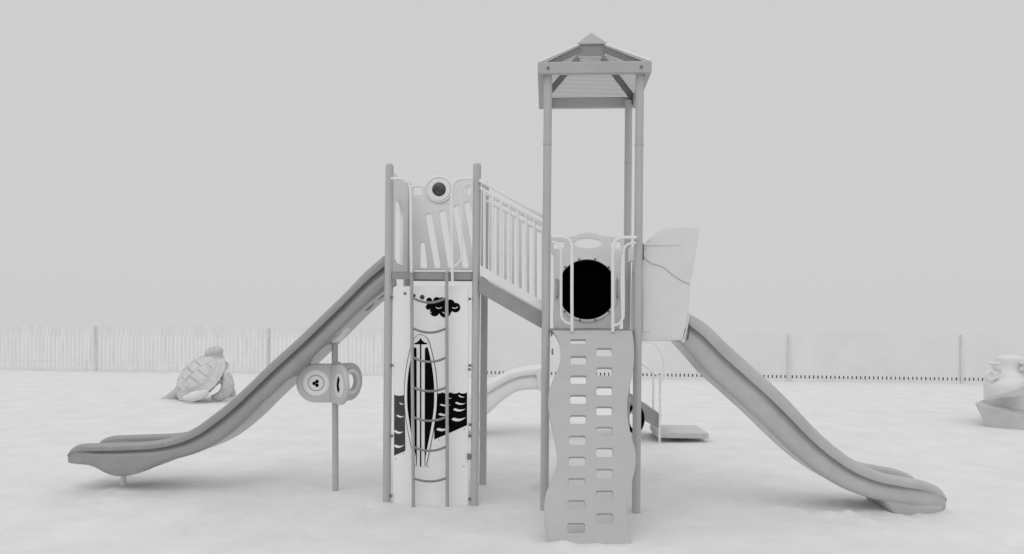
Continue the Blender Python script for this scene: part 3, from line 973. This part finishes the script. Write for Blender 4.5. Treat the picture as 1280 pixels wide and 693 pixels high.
posts_s = [along(x) for x in (121, 336, 552, 768, 985, 1200)]
dp = posts_s[1] - posts_s[0]
posts_s = [posts_s[0] - dp] + posts_s + [posts_s[-1] + dp]
HF = 1.64
for i, s in enumerate(posts_s):
    lean = random.uniform(-0.03, 0.03)
    MB().tube([(s, -0.115, -0.2), (s + lean, -0.115, HF - 0.04)], [0.034, 0.030], 10).build('fence_post', M_FPOST, fence)
s1200 = along(1190)
MB().tube([(s1200 + 0.06, -0.02, -0.1), (s1200 - 0.22, -0.02, HF + 0.02)], 0.03, 8).build('fence_brace', M_FPOST, fence)
s_sheet = along(602)
for i in range(len(posts_s) - 1):
    a, b = posts_s[i], posts_s[i + 1]
    pk = MB()
    s = a + 0.06
    tilt = 0.0
    while s < b - 0.02:
        sheet = s > s_sheet
        pitch = 0.148 if not sheet else 0.138
        tilt = 0.85 * tilt + random.uniform(-0.012, 0.012) + (0.002 if not sheet else 0)
        w = random.uniform(0.044, 0.052) if not sheet else random.uniform(0.076, 0.084)
        h = HF + random.uniform(-0.03, 0.02)
        y = -0.06 + random.uniform(-0.006, 0.006)
        pk.add([(s - w, y, 0.01), (s + w, y, 0.01), (s + w + tilt, y, h), (s - w + tilt, y, h),
                (s - w, y + 0.014, 0.01), (s + w, y + 0.014, 0.01), (s + w + tilt, y + 0.014, h), (s - w + tilt, y + 0.014, h)],
               [(0, 1, 2, 3), (7, 6, 5, 4), (0, 4, 5, 1), (1, 5, 6, 2), (2, 6, 7, 3), (3, 7, 4, 0)]) if not sheet else \
            pk.box((s - 0.048, y, 0.005), (s + 0.048, y + 0.014, 0.20))
        s += pitch
    pk.build('pickets', M_LATH, fence, False)
    wires = MB()
    for z in (0.35, 1.30):
        wires.tube([(a, -0.035, z), (b, -0.035, z)], 0.012, 6)
    wires.build('fence_wire', M_FPOST, fence)
    lo = max(a, s_sheet)
    if lo < b:
        sh = MB()
        nx = 60
        vs, fs = [], []
        for k in range(nx + 1):
            x = lo + (b - lo) * k / nx
            for j in range(7):
                z = 0.195 + (HF - 0.195) * j / 6
                vs.append((x, -0.055 + 0.012 * noise.noise((x * 1.5, z * 2, 3)) - 0.004 * (k % 2), z + (0.02 * noise.noise((x, 0, 9)) if j == 6 else 0)))
        for k in range(nx):
            for j in range(6):
                fs.append((k * 7 + j, k * 7 + 7 + j, k * 7 + 8 + j, k * 7 + j + 1))
        nv = len(vs)
        vs += [(x, y + 0.05, z) for x, y, z in vs]
        fs += [tuple(q + nv for q in f[::-1]) for f in fs]
        sh.add(vs, fs)
        sh.build('fence_sheeting', M_SHEET, fence)
        MB().box((lo, -0.085, -0.05), (b, -0.068, 0.095)).build('kickboard', M_SHEET, fence, False)
        bb = MB().box((lo, 0.04, -0.05), (b, 0.06, 0.21))  # dark strip added as the shade seen through the foot gaps
        bb.build('foot_gap_shade', M_FOOT_SHADE, fence, False)

# ------------------------------------------------------------------ turtle sculpture
tb = ground_at(246, 501)
tur = thing('turtle_sculpture', 'cast turtle play sculpture rearing up with plated shell in front of the fence', 'sculpture', tb)
S = tb.y / F       # metres per photo pixel at this distance
X = Vector((0.64, 0.30, 0.71)).normalized()
Zq = Vector((-0.40, -0.62, 0.60))
Zq = (Zq - X * Zq.dot(X)).normalized()
Yq = Zq.cross(X)
RT = Matrix((X, Yq, Zq)).transposed()
ctr = Vector((0.02, 0.22, 0.485))
LX, LY, LZ = 0.62, 0.70, 0.40
sh = MB()
vs, fs = [], []
NR, NA = 44, 120
for j in range(NR + 1):
    r = j / NR
    for i in range(NA):
        a = 2 * PI * i / NA
        x, y = r * math.cos(a), r * math.sin(a)
        taper = 1 - 0.16 * max(0, -x)
        g = 0.0
        if r < 0.86:
            ay = abs(y)
            inner = 0.30 - 0.05 * abs(x)
            g = max(g, 1 - abs(ay - inner) / 0.035)
            sh_ = 0.0 if ay > inner else 0.18
            for xb in (-0.62, -0.24, 0.12, 0.48):
                g = max(g, 1 - abs(x + sh_ - xb - 0.10 * ay) / 0.030)
        g = max(g, 1 - abs(r - 0.86) / 0.03)
        if r > 0.86:
            seg = (a / (2 * PI) * 22) % 1.0
            g = max(g, 1 - min(seg, 1 - seg) / 0.09)
        g = min(1, max(0, g))
        z = math.sqrt(max(0, 1 - (r * 0.97) ** 2)) if r < 0.86 else 0.55 - (r - 0.86) * 2.9
        z = z * LZ
        rr = 1.0 if r < 0.86 else 1.0 + (r - 0.86) * 0.55
        q = Vector((x * LX * rr, y * LY * taper * rr, z - 0.045 * g + 0.012 * noise.noise((x * 6, y * 6, 0))))
        vs.append(ctr + RT @ q)
for j in range(NR):
    for i in range(NA):
        fs.append((j * NA + i, (j + 1) * NA + i, (j + 1) * NA + (i + 1) % NA, j * NA + (i + 1) % NA))
nv = len(vs)
vs.append(ctr + RT @ Vector((0, 0, -0.12)))
for i in range(NA):
    fs.append((NR * NA + (i + 1) % NA, NR * NA + i, nv))
sh.add(vs, fs)
sh.build('shell', M_STONE, tur, True, 0, 60)
rough = lambda d: 1 + 0.10 * noise.noise(Vector(d) * 2.5)
body = MB()
body.ellipsoid(ctr + RT @ Vector((0.05, 0, -0.10)), (0.60, 0.46, 0.16), RT, 24, 14, rough)
px = lambda x, y, dy: at_depth(x, y, tb.y + dy) - tb
hdq = px(267.5, 441, 0.40)
body.tube(spline([px(262, 464, 0.55), px(269, 456, 0.46), px(271, 449, 0.42), px(269, 442, 0.40)], 4), [0.20] * 5 + [0.19, 0.18, 0.175, 0.17, 0.165, 0.16, 0.155, 0.15], 14)
body.build('body', M_STONE2, tur, True, 0, 60)
MB().ellipsoid(hdq, (0.225, 0.17, 0.15), Matrix.Rotation(R(-14), 3, 'Y'), 26, 18, lambda d: 1 + 0.07 * noise.noise(Vector(d) * 3) - 0.18 * max(0, d.x) * max(0, -d.z) - 0.12 * max(0, 1 - abs(d.z + 0.30) / 0.10) * max(0, d.x - 0.2) - 0.10 * max(0, -d.x) * max(0, d.z)).build('head', M_STONE2, tur, True, 0, 60)


def flipper(pts, rs, flat, m=M_STONE2, name='flipper'):
    mb = MB().tube(spline(pts, 5), [0.01] + [x for x in rs], 14) if False else MB()
    P = spline(pts, 5)
    K = len(P)
    rr = []
    for i in range(K):
        t = i / (K - 1) * (len(rs) - 1)
        k = min(int(t), len(rs) - 2)
        rr.append(rs[k] + (rs[k + 1] - rs[k]) * (t - k))
    mb.tube(P, rr, 16)
    c = sum((Vector(p_) for p_ in P), Vector()) / K
    mb.v = [((Vector(q) - c) @ Matrix.Identity(3)) for q in mb.v]
    mb.v = [tuple(c + Vector((q.x, q.y * flat, q.z)) + Vector((noise.noise(q * 7), noise.noise(q * 7 + Vector((9, 0, 0))), noise.noise(q * 7 + Vector((0, 9, 0))))) * 0.02) for q in mb.v]
    return mb.build(name, m, tur, True, 0, 60)


px = lambda x, y, dy: at_depth(x, y, tb.y + dy) - tb
flipper([px(276, 462, 0.1), px(284, 474, 0.0), px(284, 486, -0.08), px(276, 495, -0.1), px(264, 497, -0.12)], [0.10, 0.13, 0.15, 0.12, 0.05], 0.8)
flipper([px(258, 491, -0.3), px(249, 494, -0.48), px(239, 497, -0.55), px(229, 499, -0.55)], [0.08, 0.115, 0.105, 0.04], 0.9, M_STONE3)
flipper([px(226, 488, 0.3), px(216, 496, 0.3), px(205, 501, 0.25), px(197, 503, 0.2)], [0.14, 0.13, 0.08, 0.03], 0.9)
flipper([px(272, 470, 0.75), px(284, 480, 0.95), px(290, 492, 1.0), px(292, 500, 1.0)], [0.12, 0.12, 0.1, 0.05], 0.8)

# ------------------------------------------------------------------ sea creature sculpture on a boat-shaped base, right edge
hb = ground_at(1252, 536)
sea = thing('sea_creature_sculpture', 'pale sea creature play sculpture on a boat shaped base at the right edge', 'sculpture', hb)
px = lambda x, y, dy: at_depth(x, y, hb.y + dy) - hb
hull = MB()
# plan of the hull: pointed to the left
tipT = px(1218, 503.5, 0.45)
nrT = px(1280, 519.5, -0.12)
tipB = px(1233, 527, 0.32)
nrB = px(1280, 541.5, -0.12)
dirT = (nrT - tipT)
farT = tipT + Vector((1.5, 1.35, 0.0))
farT.z = tipT.z + 0.02
farB = tipB + Vector((1.3, 1.2, 0))
ext = lambda a, b, k: a + (b - a) * k
T_ = [tipT, ext(tipT, nrT, 0.5) + Vector((-0.02, -0.03, 0)), ext(tipT, nrT, 1.0), ext(tipT, nrT, 2.0) + Vector((0, 0.10, 0.05)), ext(tipT, nrT, 2.6) + Vector((0, 0.6, 0.05)), farT + Vector((0.9, 0.1, 0)), farT, ext(tipT, farT, 0.5) + Vector((-0.05, 0.03, 0))]
B_ = [tipB, ext(tipB, nrB, 0.5) + Vector((-0.02, -0.03, 0)), ext(tipB, nrB, 1.0), ext(tipB, nrB, 2.0) + Vector((0, 0.10, 0.0)), ext(tipB, nrB, 2.5) + Vector((-.1, 0.5, 0.0)), farB + Vector((0.8, 0.1, 0)), farB, ext(tipB, farB, 0.5)]
for q in B_:
    q.z = min(q.z, 0.02) - 0.06
n = len(T_)
vs = [tuple(q) for q in T_] + [tuple(q) for q in B_]
fs = [tuple(range(n))] + [tuple(range(n, 2 * n))[::-1]] + [(i, (i + 1) % n, n + (i + 1) % n, n + i) for i in range(n)]
hull.add(vs, fs)
hull.build('hull_base', M_HULL, sea, False, 0.03, seg=3)
cr = MB()
cc = px(1262.5, 474, 0.75)
body_c = Vector((cc.x, cc.y, cc.z))
prof = [(0.0, 0.47), (0.12, 0.465), (0.20, 0.445), (0.245, 0.40), (0.235, 0.33), (0.225, 0.25), (0.25, 0.17), (0.31, 0.10), (0.38, 0.0), (0.42, -0.14), (0.42, -0.34), (0.40, -0.60)]
NA = 28
vs, fs = [], []
for (r, z) in prof:
    for i in range(NA):
        a = 2 * PI * i / NA
        k = 1 + 0.05 * noise.noise((math.cos(a) * 2, math.sin(a) * 2, z * 3))
        vs.append(body_c + Vector((r * k * math.cos(a), r * k * math.sin(a), z)))
for j in range(len(prof) - 1):
    for i in range(NA):
        fs.append((j * NA + i, j * NA + (i + 1) % NA, (j + 1) * NA + (i + 1) % NA, (j + 1) * NA + i))
cr.add(vs, fs)
cr.build('body', M_STONE3, sea, True, 0, 60)
MB().ellipsoid(px(1260.5, 475, 0.40), (0.215, 0.20, 0.165), None, 20, 12, rough).build('snout', M_STONE3, sea)
for s in (-1, 1):
    mx = lambda x: 1262.5 + s * (1262.5 - x)
    arm = MB().tube(spline([px(mx(1249), 462, 0.5), px(mx(1245), 461, 0.45), px(mx(1243.5), 458, 0.42), px(mx(1243), 454.5, 0.42)], 4), 0.05, 10)
    arm.tube([px(mx(1243), 455.6, 0.42), px(mx(1243), 454.0, 0.42), px(mx(1243), 453.0, 0.42)], [0.085, 0.095, 0.075], 14)
    arm.build('eye_stalk', M_STONE3, sea)
    rp = [px(mx(1237.5 + 4.6 * math.cos(2 * PI * k / 24)), 470 + 5.2 * math.sin(2 * PI * k / 24), 0.38) for k in range(24)]
    claw = MB().tube(rp, 0.036, 10, True)
    claw.tube(spline([px(mx(1242), 473, 0.38), px(mx(1246), 472, 0.45), px(mx(1250), 470, 0.6)], 4), 0.045, 10)
    claw.build('claw', M_STONE3, sea)
lip = [px(1241, 495.5, -0.05), px(1247, 494, -0.12), px(1256, 491, -0.16), px(1266, 487.5, -0.16), px(1276, 483, -0.14), px(1286, 477, -0.05), px(1292, 471, 0.1)]
MB().tube(spline(lip, 5), 0.055, 10).build('arm', M_STONE, sea)
snl = MB()
snl.ellipsoid(px(1262, 484, 0.30), (0.33, 0.36, 0.19), Matrix.Rotation(R(-14), 3, 'Y'), 22, 12, rough).build('chest', M_STONE3, sea)

# ------------------------------------------------------------------ sand
def graded(lo, hi, step, far, grow=1.22):
    xs = [lo + step * k for k in range(int((hi - lo) / step) + 1)]
    a, s = [], step
    x = xs[0]
    while x > -far:
        s *= grow
        x -= s
        a.append(x)
    b, s = [], step
    x = xs[-1]
    while x < far:
        s *= grow
        x += s
        b.append(x)
    return a[::-1] + xs + b


gx = graded(-6.0, 6.5, 0.045, 3000)
gy = graded(4.2, 10.5, 0.045, 3000)
prints = []
for k in range(900):
    x, y = random.uniform(-9, 9), random.uniform(4.4, 15)
    prints.append((x, y, random.uniform(0.05, 0.12), random.uniform(0.05, 0.10), random.uniform(0, PI), random.uniform(0.004, 0.020)))
cells = {}
for pr in prints:
    cells.setdefault((int(pr[0] // 0.5), int(pr[1] // 0.5)), []).append(pr)
bumps = []
for (x, y, h, w) in ((1000, 640, 0.035, 0.10), (1035, 645, 0.05, 0.11), (1060, 643, 0.045, 0.09), (975, 636, 0.03, 0.08), (1188, 646, 0.05, 0.12), (1085, 652, 0.03, 0.1),
                     (676, 607, 0.05, 0.12), (690, 612, 0.04, 0.10), (700, 684, 0.05, 0.10), (722, 690, 0.03, 0.09), (748, 690, 0.045, 0.10), (776, 688, 0.04, 0.09), (483, 632, 0.02, 0.1), (1270, 548, 0.03, 0.3), (150, 612, 0.02, 0.2)):
    q = ground_at(x, y)
    bumps.append((q.x, q.y, h, w))


def gz(x, y):
    dist = math.hypot(x, y)
    k = max(0.0, 1 - max(0, dist - 16) / 14)
    drop = -0.034 * max(0.0, y - 28) if y < 400 else -0.034 * 372 - 0.02 * (y - 400)      # the beach falls away beyond the fence
    if k <= 0:
        return drop
    z = 0.022 * noise.noise((x * 0.45, y * 0.45, 0.3)) + 0.014 * noise.noise((x * 1.5, y * 1.5, 4.1)) + 0.007 * noise.noise((x * 4.6, y * 4.6, 7.7)) + 0.003 * noise.noise((x * 11, y * 11, 2.2))
    ci, cj = int(x // 0.5), int(y // 0.5)
    for a in (ci - 1, ci, ci + 1):
        for b in (cj - 1, cj, cj + 1):
            for (fx, fy, sx, sy, an, dep) in cells.get((a, b), ()):
                ux, uy = x - fx, y - fy
                c_, s_ = math.cos(an), math.sin(an)
                p_, q_ = (ux * c_ + uy * s_) / sx, (-ux * s_ + uy * c_) / sy
                r2 = p_ * p_ + q_ * q_
                if r2 < 6:
                    z += -dep * math.exp(-r2) + 0.45 * dep * math.exp(-(r2 - 2.2) ** 2)
    for (bx, by, h, w) in bumps:
        r2 = ((x - bx) ** 2 + (y - by) ** 2) / (w * w)
        if r2 < 9:
            z += h * math.exp(-r2) * (1 + 0.6 * noise.noise((x * 9, y * 9, 1)))
    return z * k - 0.006 + drop


vs = [(x, y, gz(x, y)) for y in gy for x in gx]
nx = len(gx)
fs = [(j * nx + i, j * nx + i + 1, (j + 1) * nx + i + 1, (j + 1) * nx + i) for j in range(len(gy) - 1) for i in range(nx - 1)]
me = bpy.data.meshes.new('sand')
me.from_pydata(vs, [], fs)
me.shade_smooth()
M_SAND = mat('pale_sand', 0.75, 0.95, 0.06, 1.6, 0.45, 55, spec=0.0)
me.materials.append(M_SAND)
sand = bpy.data.objects.new('sand', me)
col.objects.link(sand)
sand['kind'] = 'structure'

# ------------------------------------------------------------------ overcast sky and soft sun
SUN_EL, SUN_AZ = R(52), R(-28)       # sun behind the photographer, a little to the left
w = bpy.data.worlds.new('World')
scene.world = w
w.use_nodes = True
nt = w.node_tree
N = nt.nodes
bg = N['Background']
bg.inputs['Strength'].default_value = 0.1
sky = N.new('ShaderNodeTexSky')
sky.sky_type = 'NISHITA'
sky.sun_disc = False
sky.sun_elevation = SUN_EL
sky.sun_rotation = PI + SUN_AZ
sky.dust_density = 5
bw = N.new('ShaderNodeRGBToBW')
nt.links.new(sky.outputs[0], bw.inputs[0])
tc = N.new('ShaderNodeTexCoord')
sx = N.new('ShaderNodeSeparateXYZ')
nt.links.new(tc.outputs['Generated'], sx.inputs[0])
mr = N.new('ShaderNodeMapRange')               # cloud deck: even towards the horizon, brighter overhead
mr.interpolation_type = 'SMOOTHSTEP'
mr.inputs['From Min'].default_value = 0.44
mr.inputs['From Max'].default_value = 0.66
mr.inputs['To Min'].default_value = 6.3
mr.inputs['To Max'].default_value = 8.8
nt.links.new(sx.outputs['Z'], mr.inputs['Value'])
mx = N.new('ShaderNodeMix')
mx.data_type = 'FLOAT'
mx.inputs['Factor'].default_value = 0.97
nt.links.new(bw.outputs[0], mx.inputs[2])
nt.links.new(mr.outputs['Result'], mx.inputs[3])
nt.links.new(mx.outputs[0], bg.inputs['Color'])
ld = bpy.data.lights.new('sun', 'SUN')
ld.energy = 0.5
ld.angle = R(60)
sun = bpy.data.objects.new('sun', ld)
col.objects.link(sun)
dirv = Vector((math.sin(SUN_AZ) * math.cos(SUN_EL), -math.cos(SUN_AZ) * math.cos(SUN_EL), math.sin(SUN_EL)))   # towards the sun
sun.rotation_euler = dirv.to_track_quat('Z', 'Y').to_euler()
sun.location = (0, 0, 20)

scene.view_settings.view_transform = 'Standard'
scene.view_settings.look = 'None'
scene.view_settings.exposure = 0
scene.view_settings.gamma = 1
scene.render.engine = 'CYCLES'
scene.cycles.max_bounces = 6
scene.cycles.transparent_max_bounces = 12
scene.cycles.use_denoising = True
